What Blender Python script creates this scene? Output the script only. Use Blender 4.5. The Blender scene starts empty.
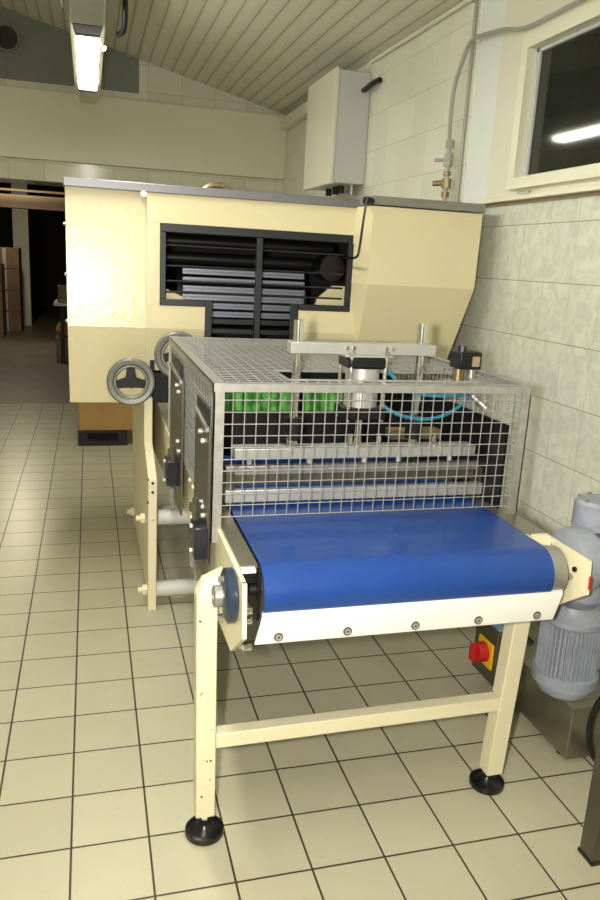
import bpy, math, random
from mathutils import Vector, Matrix
R = math.radians
random.seed(4)
col = bpy.context.scene.collection

# ------------------------------------------------------------ materials
def mat(name, color, rough=.5, metal=0., bump=None, var=None, spec=.5, emit=None, coat=0, trans=0):
    m = bpy.data.materials.new(name); m.use_nodes = True
    nt = m.node_tree; b = nt.nodes['Principled BSDF']
    b.inputs['Base Color'].default_value = (*color, 1)
    b.inputs['Roughness'].default_value = rough
    b.inputs['Metallic'].default_value = metal
    b.inputs['Specular IOR Level'].default_value = spec
    b.inputs['Coat Weight'].default_value = coat
    b.inputs['Transmission Weight'].default_value = trans
    if emit:
        b.inputs['Emission Color'].default_value = (*emit[0], 1)
        b.inputs['Emission Strength'].default_value = emit[1]
    tc = nt.nodes.new('ShaderNodeTexCoord')
    if var:   # (scale, amount, second colour, stretch)
        n = nt.nodes.new('ShaderNodeTexNoise'); n.inputs['Scale'].default_value = var[0]; n.inputs['Detail'].default_value = 6
        mp = nt.nodes.new('ShaderNodeMapping'); mp.inputs['Scale'].default_value = var[3] if len(var) > 3 else (1, 1, 1)
        nt.links.new(tc.outputs['Object'], mp.inputs['Vector']); nt.links.new(mp.outputs[0], n.inputs['Vector'])
        rp = nt.nodes.new('ShaderNodeValToRGB')
        rp.color_ramp.elements[0].position = .5 - var[1]; rp.color_ramp.elements[1].position = .5 + var[1]
        rp.color_ramp.elements[0].color = (*var[2], 1); rp.color_ramp.elements[1].color = (*color, 1)
        nt.links.new(n.outputs['Fac'], rp.inputs['Fac']); nt.links.new(rp.outputs['Color'], b.inputs['Base Color'])
    if bump:  # (scale, strength)
        n2 = nt.nodes.new('ShaderNodeTexNoise'); n2.inputs['Scale'].default_value = bump[0]; n2.inputs['Detail'].default_value = 3
        bp = nt.nodes.new('ShaderNodeBump'); bp.inputs['Strength'].default_value = bump[1]; bp.inputs['Distance'].default_value = .01
        nt.links.new(tc.outputs['Object'], n2.inputs['Vector'])
        nt.links.new(n2.outputs['Fac'], bp.inputs['Height']); nt.links.new(bp.outputs[0], b.inputs['Normal'])
    return m

def tiles(name, c1, c2, grout, w, h, mortar, axes, off=(0, 0), rough=.25, mottle=(9, .16), vgrout=None, dirt=None, bump=.3):
    """grid of ceramic tiles; axes picks which object axes run along/up the tile"""
    m = bpy.data.materials.new(name); m.use_nodes = True
    nt = m.node_tree; N = nt.nodes; L = nt.links; b = N['Principled BSDF']
    tc = N.new('ShaderNodeTexCoord'); sp = N.new('ShaderNodeSeparateXYZ'); cb = N.new('ShaderNodeCombineXYZ')
    L.new(tc.outputs['Object'], sp.inputs[0])
    for k in (0, 1):
        a = N.new('ShaderNodeMath'); a.operation = 'ADD'; a.inputs[1].default_value = 40 * (w, h)[k] + off[k]
        L.new(sp.outputs['XYZ'.index(axes[k])], a.inputs[0]); L.new(a.outputs[0], cb.inputs[k])
    br = N.new('ShaderNodeTexBrick'); br.offset = 0; br.squash = 1
    br.inputs['Scale'].default_value = 1; br.inputs['Brick Width'].default_value = w; br.inputs['Row Height'].default_value = h
    br.inputs['Mortar Size'].default_value = mortar; br.inputs['Mortar Smooth'].default_value = .3; br.inputs['Bias'].default_value = 0
    br.inputs['Color1'].default_value = (0, 0, 0, 1); br.inputs['Color2'].default_value = (1, 1, 1, 1); br.inputs['Mortar'].default_value = (.5, .5, .5, 1)
    L.new(cb.outputs[0], br.inputs['Vector'])
    n = N.new('ShaderNodeTexNoise'); n.inputs['Scale'].default_value = mottle[0]; n.inputs['Detail'].default_value = 8; n.inputs['Distortion'].default_value = 1.2
    L.new(tc.outputs['Object'], n.inputs['Vector'])
    rp = N.new('ShaderNodeValToRGB'); rp.color_ramp.elements[0].position = .5 - mottle[1]; rp.color_ramp.elements[1].position = .5 + mottle[1]
    rp.color_ramp.elements[0].color = (*c2, 1); rp.color_ramp.elements[1].color = (*c1, 1)
    L.new(n.outputs['Fac'], rp.inputs['Fac'])
    # slight tone change from tile to tile
    tv = N.new('ShaderNodeMixRGB'); tv.blend_type = 'MULTIPLY'; tv.inputs['Fac'].default_value = .07
    L.new(rp.outputs['Color'], tv.inputs[1]); L.new(br.outputs['Color'], tv.inputs[2])
    last = tv
    if dirt:
        dn = N.new('ShaderNodeTexNoise'); dn.inputs['Scale'].default_value = 26; dn.inputs['Detail'].default_value = 7
        L.new(tc.outputs['Object'], dn.inputs['Vector'])
        dr = N.new('ShaderNodeValToRGB'); dr.color_ramp.elements[0].position = .69; dr.color_ramp.elements[1].position = .76
        L.new(dn.outputs['Fac'], dr.inputs['Fac'])
        dm = N.new('ShaderNodeMixRGB'); dm.inputs[2].default_value = (*dirt, 1)
        df = N.new('ShaderNodeMath'); df.operation = 'MULTIPLY'; df.inputs[1].default_value = .35
        L.new(dr.outputs['Color'], df.inputs[0]); L.new(df.outputs[0], dm.inputs['Fac']); L.new(last.outputs[0], dm.inputs[1]); last = dm
    mx = N.new('ShaderNodeMixRGB'); mx.inputs[2].default_value = (*grout, 1)
    L.new(last.outputs[0], mx.inputs[1])
    if vgrout is not None:
        # joints along one direction are tight: show them faintly
        md = N.new('ShaderNodeMath'); md.operation = 'MODULO'; md.inputs[1].default_value = h
        sy = N.new('ShaderNodeSeparateXYZ'); L.new(cb.outputs[0], sy.inputs[0]); L.new(sy.outputs[1], md.inputs[0])
        lo = N.new('ShaderNodeMath'); lo.operation = 'LESS_THAN'; lo.inputs[1].default_value = mortar * 1.1; L.new(md.outputs[0], lo.inputs[0])
        hi = N.new('ShaderNodeMath'); hi.operation = 'GREATER_THAN'; hi.inputs[1].default_value = h - mortar * 1.1; L.new(md.outputs[0], hi.inputs[0])
        ad = N.new('ShaderNodeMath'); ad.operation = 'MAXIMUM'; L.new(lo.outputs[0], ad.inputs[0]); L.new(hi.outputs[0], ad.inputs[1])
        mr = N.new('ShaderNodeMapRange'); mr.inputs['To Min'].default_value = vgrout; mr.inputs['To Max'].default_value = 1; L.new(ad.outputs[0], mr.inputs['Value'])
        mu = N.new('ShaderNodeMath'); mu.operation = 'MULTIPLY'; L.new(br.outputs['Fac'], mu.inputs[0]); L.new(mr.outputs[0], mu.inputs[1])
        L.new(mu.outputs[0], mx.inputs['Fac'])
    else:
        L.new(br.outputs['Fac'], mx.inputs['Fac'])
    L.new(mx.outputs[0], b.inputs['Base Color'])
    b.inputs['Roughness'].default_value = rough
    inv = N.new('ShaderNodeMath'); inv.operation = 'SUBTRACT'; inv.inputs[0].default_value = 1; L.new(br.outputs['Fac'], inv.inputs[1])
    bp = N.new('ShaderNodeBump'); bp.inputs['Strength'].default_value = bump; bp.inputs['Distance'].default_value = .002
    L.new(inv.outputs[0], bp.inputs['Height']); L.new(bp.outputs[0], b.inputs['Normal'])
    return m

def planks(name, c1, c2, gap, w):
    m = bpy.data.materials.new(name); m.use_nodes = True
    nt = m.node_tree; N = nt.nodes; L = nt.links; b = N['Principled BSDF']
    tc = N.new('ShaderNodeTexCoord'); sp = N.new('ShaderNodeSeparateXYZ'); L.new(tc.outputs['Object'], sp.inputs[0])
    ad = N.new('ShaderNodeMath'); ad.inputs[1].default_value = 20; L.new(sp.outputs[0], ad.inputs[0])
    md = N.new('ShaderNodeMath'); md.operation = 'MODULO'; md.inputs[1].default_value = w; L.new(ad.outputs[0], md.inputs[0])
    rp = N.new('ShaderNodeMapRange'); rp.inputs['From Max'].default_value = w; L.new(md.outputs[0], rp.inputs['Value'])
    cr = N.new('ShaderNodeValToRGB'); e = cr.color_ramp.elements
    e[0].position = 0; e[0].color = (*gap, 1); e[1].position = .07; e[1].color = (*gap, 1)
    for p, c in ((.12, c1), (.3, c2), (.6, c2), (.98, c1)):
        k = e.new(p); k.color = (*c, 1)
    L.new(rp.outputs[0], cr.inputs['Fac'])
    mp = N.new('ShaderNodeMapping'); mp.inputs['Scale'].default_value = (30, 1.2, 30); L.new(tc.outputs['Object'], mp.inputs['Vector'])
    n = N.new('ShaderNodeTexNoise'); n.inputs['Scale'].default_value = 3; n.inputs['Detail'].default_value = 4; L.new(mp.outputs[0], n.inputs['Vector'])
    mr = N.new('ShaderNodeMapRange'); mr.inputs['To Min'].default_value = .85; mr.inputs['To Max'].default_value = 1.05; L.new(n.outputs['Fac'], mr.inputs['Value'])
    mx = N.new('ShaderNodeMixRGB'); mx.blend_type = 'MULTIPLY'; mx.inputs['Fac'].default_value = 1
    L.new(cr.outputs[0], mx.inputs[1]); L.new(mr.outputs[0], mx.inputs[2]); L.new(mx.outputs[0], b.inputs['Base Color'])
    b.inputs['Roughness'].default_value = .38
    bp = N.new('ShaderNodeBump'); bp.inputs['Strength'].default_value = .6; bp.inputs['Distance'].default_value = .01
    bw = N.new('ShaderNodeRGBToBW'); L.new(cr.outputs[0], bw.inputs[0]); L.new(bw.outputs[0], bp.inputs['Height']); L.new(bp.outputs[0], b.inputs['Normal'])
    return m

M = {}
M['floor'] = tiles('floor_tiles', (.565, .53, .385), (.51, .475, .34), (.050, .037, .022), .2, .2, .0034, 'XY', rough=.28, mottle=(3, .3), dirt=(.2, .16, .09))
M['wall'] = tiles('marbled_wall_tiles', (.70, .715, .62), (.585, .61, .53), (.27, .24, .17), .1895, .2335, .0018, 'YZ', off=(-1.063 % .1895, -1.7248 % .2335), rough=.2, mottle=(15, .12), vgrout=.42)
M['wall_up'] = tiles('plain_wall_tiles', (.80, .79, .66), (.76, .75, .62), (.48, .45, .34), .2, .222, .0016, 'YZ', off=(.027, -2.03 % .222), rough=.18, mottle=(4, .3), vgrout=.15)
M['wall_back'] = tiles('back_wall_tiles', (.74, .72, .60), (.69, .67, .55), (.42, .38, .28), .3, .222, .002, 'XZ', off=(.1, -2.03 % .222), rough=.15, mottle=(4, .3))
M['ceiling'] = planks('ceiling_planks', (.62, .59, .46), (.70, .67, .53), (.34, .31, .22), .1)
M['cream'] = mat('cream_enamel', (.73, .65, .42), .26, var=(2.2, .4, (.70, .62, .39)), bump=(30, .12))
M['cream_plain'] = mat('cream_enamel_frame', (.78, .72, .50), .4, var=(3, .3, (.74, .68, .47)))
M['cream_leg'] = mat('chipped_cream_enamel', (.80, .73, .50), .4, var=(38, .03, (.80, .73, .50)))
M['plaster'] = mat('cream_plaster', (.74, .71, .57), .45, var=(3, .4, (.70, .67, .53)))
M['white_plaster'] = mat('white_plaster', (.76, .78, .74), .5, var=(4, .4, (.71, .73, .68)))
M['white_frame'] = mat('white_window_paint', (.78, .76, .60), .35)
M['steel'] = mat('brushed_steel', (.44, .43, .40), .38, .75, var=(6, .3, (.35, .34, .32)))
M['steel_dark'] = mat('dull_stainless', (.15, .14, .10), .4, .6, var=(5, .3, (.10, .09, .065)))
M['stainless'] = mat('stainless_sheet', (.36, .34, .28), .32, .85, var=(7, .4, (.28, .26, .21)), bump=(20, .05))
M['galv'] = mat('galvanised_steel', (.43, .42, .40), .4, .55, var=(40, .2, (.33, .32, .30)))
M['wire'] = mat('galvanised_wire', (.40, .40, .385), .35, .5)
M['alu'] = mat('machined_aluminium', (.50, .495, .475), .38, .5, var=(14, .3, (.41, .405, .385)))
M['chrome'] = mat('polished_steel', (.75, .74, .72), .14, 1)
M['rim_grey'] = mat('grey_metal_rim', (.21, .21, .23), .4, .5)
M['rim_dark'] = mat('dark_grey_rim', (.27, .27, .24), .4, .5)
M['belt'] = mat('blue_belt', (.007, .052, .26), .36, var=(5, .35, (.006, .043, .22)), bump=(14, .2), coat=.3)
M['white_plastic'] = mat('white_plastic', (.68, .675, .64), .3)
M['blue_paint'] = mat('dark_blue_bearing_paint', (.018, .032, .062), .25, coat=.5)
M['grey_blue'] = mat('blue_grey_motor_paint', (.29, .31, .37), .42, var=(22, .2, (.22, .24, .29)), bump=(60, .1))
M['black'] = mat('black_metal', (.007, .007, .008), .4, spec=.35)
M['black_frame'] = mat('dark_window_frame', (.013, .015, .019), .45)
M['black_matte'] = mat('black_matte', (.010, .009, .009), .7)
M['rubber'] = mat('black_rubber', (.008, .008, .008), .28)
M['slat'] = mat('grey_roller_slats', (.32, .34, .42), .35, .5)
M['green'] = mat('green_fabric', (.13, .38, .08), .4, var=(30, .15, (.03, .15, .02)))
M['hose'] = mat('blue_air_hose', (.03, .20, .31), .3)
M['yellow'] = mat('yellow_plastic', (.85, .50, .01), .35)
M['red'] = mat('red_plastic', (.55, .015, .012), .3)
M['label_blue'] = mat('blue_grey_label', (.25, .38, .50), .4)
M['brass'] = mat('brass', (.30, .23, .12), .35, .8)
M['cardboard'] = mat('cardboard', (.46, .28, .10), .7, var=(3, .3, (.37, .20, .06)))
M['carton'] = mat('warehouse_carton', (.34, .23, .13), .8, var=(5, .3, (.22, .15, .08)))
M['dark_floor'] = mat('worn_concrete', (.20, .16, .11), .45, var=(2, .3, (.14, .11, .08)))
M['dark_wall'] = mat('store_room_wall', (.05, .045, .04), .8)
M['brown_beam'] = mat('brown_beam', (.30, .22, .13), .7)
M['box_grey'] = mat('grey_white_enamel', (.55, .56, .54), .35)
M['gable_grey'] = mat('grey_panel', (.19, .21, .195), .3, var=(3, .3, (.165, .18, .17)))
M['duct_black'] = mat('duct_inside', (.012, .012, .012), .6)
M['pipe'] = mat('grey_painted_pipe', (.34, .34, .29), .4)
M['glass'] = mat('dark_window_glass', (.022, .025, .020), .05, spec=.5, var=(5, .2, (.012, .014, .011)))
M['tube'] = mat('lit_diffuser', (1, 1, .9), .4, emit=((1.0, .99, .87), 56))
M['lamp_metal'] = mat('lamp_body', (.62, .62, .48), .3, .3)
M['sack'] = mat('orange_sack', (.55, .25, .05), .8, var=(9, .2, (.4, .16, .04)))
M['dark_blue'] = mat('dark_blue_plastic', (.010, .012, .020), .35)
M['wheel_grey'] = mat('grey_wheel_paint', (.20, .20, .19), .4, .3)

# chips in the cream enamel of the legs
def add_chips(m, paint, chip):
    nt = m.node_tree; N = nt.nodes; L = nt.links; b = N['Principled BSDF']
    tc = N.new('ShaderNodeTexCoord'); n = N.new('ShaderNodeTexNoise'); n.inputs['Scale'].default_value = 45; n.inputs['Detail'].default_value = 3
    L.new(tc.outputs['Object'], n.inputs['Vector'])
    rp = N.new('ShaderNodeValToRGB'); rp.color_ramp.elements[0].position = .69; rp.color_ramp.elements[1].position = .71
    rp.color_ramp.elements[0].color = (*paint, 1); rp.color_ramp.elements[1].color = (*chip, 1)
    L.new(n.outputs['Fac'], rp.inputs['Fac']); L.new(rp.outputs[0], b.inputs['Base Color'])
add_chips(M['cream_leg'], (.80, .73, .50), (.09, .06, .03))

# ------------------------------------------------------------ mesh helpers
class MB:
    def __init__(s): s.v = []; s.f = []
    def add(s, vs, fs):
        o = len(s.v); s.v += [tuple(p) for p in vs]; s.f += [tuple(i + o for i in f) for f in fs]; return s
    def box(s, x0, x1, y0, y1, z0, z1):
        return s.hexa([(x0, y0, z0), (x1, y0, z0), (x1, y1, z0), (x0, y1, z0), (x0, y0, z1), (x1, y0, z1), (x1, y1, z1), (x0, y1, z1)])
    def hexa(s, p):
        return s.add(p, [(0, 3, 2, 1), (4, 5, 6, 7), (0, 1, 5, 4), (1, 2, 6, 5), (2, 3, 7, 6), (3, 0, 4, 7)])
    def prism(s, poly, axis, a, b):
        """extrude a 2-D outline (list of pairs) along an axis between a and b"""
        def P(u, v, w): return {'x': (w, u, v), 'y': (u, w, v), 'z': (u, v, w)}[axis]
        n = len(poly)
        vs = [P(u, v, a) for u, v in poly] + [P(u, v, b) for u, v in poly]
        fs = [tuple(range(n))[::-1], tuple(range(n, 2 * n))] + [(i, (i + 1) % n, n + (i + 1) % n, n + i) for i in range(n)]
        return s.add(vs, fs)
    def cyl(s, p0, p1, r0, r1=None, n=20, caps=True):
        r1 = r0 if r1 is None else r1
        p0 = Vector(p0); p1 = Vector(p1); d = (p1 - p0).normalized()
        u = d.orthogonal().normalized(); w = d.cross(u)
        vs = []
        for p, r in ((p0, r0), (p1, r1)):
            for i in range(n):
                a = 2 * math.pi * i / n; vs.append(p + u * math.cos(a) * r + w * math.sin(a) * r)
        fs = [(i, (i + 1) % n, n + (i + 1) % n, n + i) for i in range(n)]
        if caps: fs += [tuple(range(n))[::-1], tuple(range(n, 2 * n))]
        return s.add(vs, fs)
    def lathe(s, prof, c, axis, n=28, caps=True):
        """prof: list of (radius, along); c: start point; axis: unit direction"""
        c = Vector(c); d = Vector(axis).normalized(); u = d.orthogonal().normalized(); w = d.cross(u)
        vs = []; fs = []; k = len(prof)
        for r, h in prof:
            for i in range(n):
                a = 2 * math.pi * i / n; vs.append(c + d * h + u * math.cos(a) * max(r, 1e-4) + w * math.sin(a) * max(r, 1e-4))
        for j in range(k - 1):
            for i in range(n): fs.append((j * n + i, j * n + (i + 1) % n, (j + 1) * n + (i + 1) % n, (j + 1) * n + i))
        if caps: fs += [tuple(range(n))[::-1], tuple(range((k - 1) * n, k * n))]
        return s.add(vs, fs)
    def torus(s, c, axis, R0, r, n=40, m=12):
        c = Vector(c); d = Vector(axis).normalized(); u = d.orthogonal().normalized(); w = d.cross(u)
        vs = []; fs = []
        for i in range(n):
            a = 2 * math.pi * i / n; q = u * math.cos(a) + w * math.sin(a)
            for j in range(m):
                b = 2 * math.pi * j / m; vs.append(c + q * (R0 + r * math.cos(b)) + d * r * math.sin(b))
        for i in range(n):
            for j in range(m): fs.append((i * m + j, ((i + 1) % n) * m + j, ((i + 1) % n) * m + (j + 1) % m, i * m + (j + 1) % m))
        return s.add(vs, fs)
    def tube(s, pts, r, n=10, smooth=4):
        P = [Vector(p) for p in pts]
        if smooth and len(P) > 2:
            Q = []
            for i in range(len(P) - 1):
                a = P[max(i - 1, 0)]; b = P[i]; c = P[i + 1]; d = P[min(i + 2, len(P) - 1)]
                for k in range(smooth):
                    t = k / smooth
                    Q.append(.5 * ((2 * b) + (c - a) * t + (2 * a - 5 * b + 4 * c - d) * t * t + (3 * b - a - 3 * c + d) * t ** 3))
            Q.append(P[-1]); P = Q
        vs = []; fs = []; u = None
        for i, p in enumerate(P):
            d = (P[min(i + 1, len(P) - 1)] - P[max(i - 1, 0)]).normalized()
            u = d.orthogonal().normalized() if u is None else (u - d * u.dot(d)).normalized()
            w = d.cross(u)
            for j in range(n):
                a = 2 * math.pi * j / n; vs.append(p + u * math.cos(a) * r + w * math.sin(a) * r)
        for i in range(len(P) - 1):
            for j in range(n): fs.append((i * n + j, i * n + (j + 1) % n, (i + 1) * n + (j + 1) % n, (i + 1) * n + j))
        fs += [tuple(range(n))[::-1], tuple(range((len(P) - 1) * n, len(P) * n))]
        return s.add(vs, fs)
    def build(s, name, m, parent=None, bevel=0, smooth=True, **props):
        me = bpy.data.meshes.new(name)
        v = s.v; org = Vector((0, 0, 0))
        if parent is None:   # origin at the base of a one-mesh thing
            xs = [p[0] for p in v]; ys = [p[1] for p in v]; zs = [p[2] for p in v]
            org = Vector(((min(xs) + max(xs)) / 2, (min(ys) + max(ys)) / 2, min(zs))) if not props.get('kind') else org
        else:
            q = parent
            while q: org = org + q.location; q = q.parent
        me.from_pydata([tuple(Vector(p) - org) for p in v], [], s.f); me.update()
        import bmesh
        bm = bmesh.new(); bm.from_mesh(me); bmesh.ops.recalc_face_normals(bm, faces=bm.faces); bm.to_mesh(me); bm.free()
        o = bpy.data.objects.new(name, me); col.objects.link(o); me.materials.append(m)
        if parent is None: o.location = org
        else: o.parent = parent
        if smooth:
            for p in me.polygons: p.use_smooth = True
            me.set_sharp_from_angle(angle=R(35))
        if bevel:
            b = o.modifiers.new('bevel', 'BEVEL'); b.width = bevel; b.segments = 2; b.limit_method = 'ANGLE'; b.angle_limit = R(40)
        for k, x in props.items(): o[k] = x
        return o

def thing(name, label, cat, loc, group=None):
    o = bpy.data.objects.new(name, None); col.objects.link(o); o.location = loc
    o.empty_display_size = .1; o['label'] = label; o['category'] = cat
    if group: o['group'] = group
    return o

def struct(mb, name, m, **k): return mb.build(name, m, None, kind='structure', **k)
# ------------------------------------------------------------ THE ROOM
XW = 2.07; YB = 5.65
def zc(x, y): return 2.858 + .013 * (y - 6.05) - .243 * (x - XW)
struct(MB().box(-2.6, XW + .2, -3.2, 6.16, -.1, 0), 'floor', M['floor'])
c = MB()
c.hexa([(-2.6, -3.2, zc(-2.6, -3.2)), (XW + .2, -3.2, zc(XW + .2, -3.2)), (XW + .2, YB + .2, zc(XW + .2, YB + .2)), (-2.6, YB + .2, zc(-2.6, YB + .2)),
        (-2.6, -3.2, zc(-2.6, -3.2) + .1), (XW + .2, -3.2, zc(XW + .2, -3.2) + .1), (XW + .2, YB + .2, zc(XW + .2, YB + .2) + .1), (-2.6, YB + .2, zc(-2.6, YB + .2) + .1)])
struct(c, 'ceiling', M['ceiling'], smooth=False)
struct(MB().box(-2.8, -2.6, -3.2, 6.2, -.1, 4.2), 'wall_left', M['plaster'])
struct(MB().box(-2.8, 2.3, -3.4, -3.2, -.1, 4.2), 'wall_front', M['plaster'])
# right wall: tiled dado, plain tiles above, window opening
WY0, WY1, WZ0, WZ1 = .15, 1.40, 1.875, 2.50
struct(MB().box(XW, XW + .2, -3.2, YB + .5, -.1, 1.826), 'wall_right', M['wall'], smooth=False)
struct(MB().box(XW, XW + .2, 1.86, YB + .5, 1.826, 3.3), 'wall_right_upper', M['wall_up'], smooth=False)
struct(MB().box(XW + .004, XW + .2, 1.62, 1.86, 1.826, 3.3), 'wall_right_recess', M['white_plaster'], smooth=False)
w = MB(); w.box(XW, XW + .2, WY1, 1.62, 1.826, 3.3); w.box(XW, XW + .2, WY0, WY1, WZ1, 3.3); w.box(XW, XW + .2, WY0, WY1, 1.826, WZ0); w.box(XW, XW + .2, -3.2, WY0, 1.826, 3.3)
struct(w, 'wall_right_surround', M['plaster'], smooth=False)
# back wall with a wide doorway (thick lintel)
w = MB(); w.box(.72, XW + .01, YB, 6.16, 0, 3.3); w.box(-2.6, .72, YB, 6.16, 2.10, 2.9)
struct(w, 'wall_back', M['wall_back'], smooth=False)
struct(MB().box(-2.6, .72, YB, 6.16, 2.9, 4.1), 'wall_back_gable', M['gable_grey'], smooth=False)
struct(MB().box(-2.6, XW, 5.58, YB, 2.272, 2.835), 'trim_1', M['plaster'], bevel=.006)          # boxed beam
# window
f = MB(); FX0, FX1 = XW - .025, XW + .12
f.box(FX0, FX1, WY0, WY1, WZ0, WZ0 + .045); f.box(FX0, FX1, WY0, WY1, WZ1 - .065, WZ1); f.box(FX0, FX1, WY0, WY0 + .06, WZ0 + .0452, WZ1 - .0652); f.box(FX0, FX1, WY1 - .05, WY1, WZ0 + .0452, WZ1 - .0652)
win = struct(f, 'window_1', M['white_frame'])
f = MB(); gx = XW + .02
f.box(gx, gx + .03, WY0 + .05, WY1 - .045, WZ0 + .04, WZ0 + .058); f.box(gx, gx + .03, WY0 + .05, WY1 - .045, WZ1 - .08, WZ1 - .06)
f.box(gx, gx + .03, WY1 - .072, WY1 - .045, WZ0 + .04, WZ1 - .06); f.box(gx, gx + .03, WY0 + .05, WY0 + .09, WZ0 + .04, WZ1 - .06)
f.build('window_sash', M['box_grey'], win, bevel=.003)
MB().box(gx + .012, gx + .018, WY0 + .08, WY1 - .07, WZ0 + .05, WZ1 - .07).build('window_pane', M['glass'], win, smooth=False)
s_ = MB(); s_.box(XW - .035, XW + .004, -.4, 1.66, 1.826, 1.845); s_.build('window_sill', M['white_frame'], win, bevel=.003)
l = MB(); l.box(XW - .045, XW - .033, 1.18, 1.27, 1.847, 1.857); l.box(XW - .045, XW - .033, .55, .64, 1.847, 1.857)
l.build('window_catch', M['alu'], win)
struct(MB().box(XW - .07, XW, 4.02, 5.58, 2.705, 2.80), 'trim_2', M['plaster'], bevel=.004)     # cable duct under the ceiling
struct(MB().tube([(XW - .02, 1.9, zc(XW, 1.9) - .02), (XW - .02, 3.3, zc(XW, 3.3) - .02)], .012, smooth=0), 'trim_3', M['plaster'])
struct(MB().box(XW - .012, XW + .002, -3.2, 1.62, 1.814, 1.8255), 'sill_shadow_strip', M['brown_beam'])  # brown strip standing in for the shadow line under the sill
# the store room beyond the doorway
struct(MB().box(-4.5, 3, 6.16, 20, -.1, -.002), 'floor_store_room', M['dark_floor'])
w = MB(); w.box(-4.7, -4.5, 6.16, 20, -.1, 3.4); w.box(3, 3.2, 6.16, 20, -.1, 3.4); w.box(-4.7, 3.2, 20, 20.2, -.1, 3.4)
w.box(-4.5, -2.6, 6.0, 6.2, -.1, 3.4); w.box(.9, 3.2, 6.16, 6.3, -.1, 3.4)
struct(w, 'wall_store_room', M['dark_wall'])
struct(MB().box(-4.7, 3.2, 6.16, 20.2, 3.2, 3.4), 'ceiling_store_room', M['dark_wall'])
struct(MB().box(-4.5, 3, 11.5, 11.8, 2.13, 2.33), 'trim_4', M['brown_beam'])
struct(MB().box(-4.5, 3, 11.3, 11.4, 2.37, 2.40), 'trim_5', M['brown_beam'])
struct(MB().box(-1.16, -.87, 14.5, 14.8, 0, 3.2), 'wall_pillar', M['plaster'])

def carton_stack(x1, y, n, h, w_, labels, group):
    z = 0
    for k in range(n):
        t = MB().box(x1 - w_, x1, y, y + .6, z, z + h - .006).build('carton', M['carton'], None, bevel=.006, label=labels[k], category='carton', group=group)
        tp = MB().box(x1 - w_ / 2 - .03, x1 - w_ / 2 + .03, y - .0015, y + .02, z + .01, z + h - .02).build('packing_tape', M['white_plastic'], t)
        z += h
carton_stack(-1.17, 12.2, 4, .31, .8, ['brown carton, lowest of the nearer stack beyond the doorway', 'brown carton, second from the floor in the nearer stack beyond the doorway', 'brown carton, third from the floor in the nearer stack beyond the doorway', 'brown carton, topmost of the nearer stack beyond the doorway'], 'cartons stacked in the store room')
carton_stack(-.96, 13.2, 4, .38, .5, ['brown carton, lowest of the taller stack beside the pale pillar', 'brown carton, second from the floor beside the pale pillar', 'brown carton, third from the floor beside the pale pillar', 'brown carton, topmost of the taller stack beside the pale pillar'], 'cartons stacked in the store room')
sl = bpy.data.lights.new('store_room_fill', 'AREA'); sl.shape = 'RECTANGLE'; sl.size = .15; sl.size_y = 1.2; sl.energy = 50; sl.color = (1, .88, .65)  # unseen fill light added to brighten the store room
so = bpy.data.objects.new('store_room_fill', sl); col.objects.link(so); so.location = (-.9, 11.0, 3.15)
# packing table seen past the housing
t = thing('packing_table', 'low table with a white top in the dark room beyond the doorway', 'table', (.25, 9.4, 0))
MB().box(-.20, .7, 9.0, 9.8, .785, .825).build('tabletop', M['white_plastic'], t, bevel=.004)
for x, y in ((-.12, 9.15), (.64, 9.05), (-.12, 9.70), (.64, 9.70)):
    MB().box(x, x + .05, y, y + .05, 0, .785).build('leg', M['dark_wall'], t)
cr = thing('wooden_crate', 'brown slatted crate standing on the white table top beyond the doorway', 'crate', (.2, 9.35, .825))
b = MB()
for k in range(3): b.box(-.15, .5, 9.1, 9.115, .835 + k * .075, .89 + k * .075); b.box(-.15, .5, 9.585, 9.6, .835 + k * .075, .89 + k * .075); b.box(-.15, -.135, 9.1, 9.6, .835 + k * .075, .89 + k * .075); b.box(.485, .5, 9.1, 9.6, .835 + k * .075, .89 + k * .075)
b.build('slatted_side', M['brown_beam'], cr); MB().box(-.15, .5, 9.1, 9.6, .825, .837).build('base', M['brown_beam'], cr)
lb = MB().box(-.19, .35, 9.25, 9.65, 0, .34).build('carton', M['carton'], None, bevel=.005, label='low brown carton on the floor beneath the white table top', category='carton')
sk = MB(); sk.lathe([(.03, 0), (.16, .01), (.19, .07), (.17, .15), (.10, .22), (.03, .24)], (-.01, 9.45, .34), (0, 0, 1))
sk.build('sack', M['sack'], None, label='orange and brown sack lying on the low carton beneath the white table top', category='sack')

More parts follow.
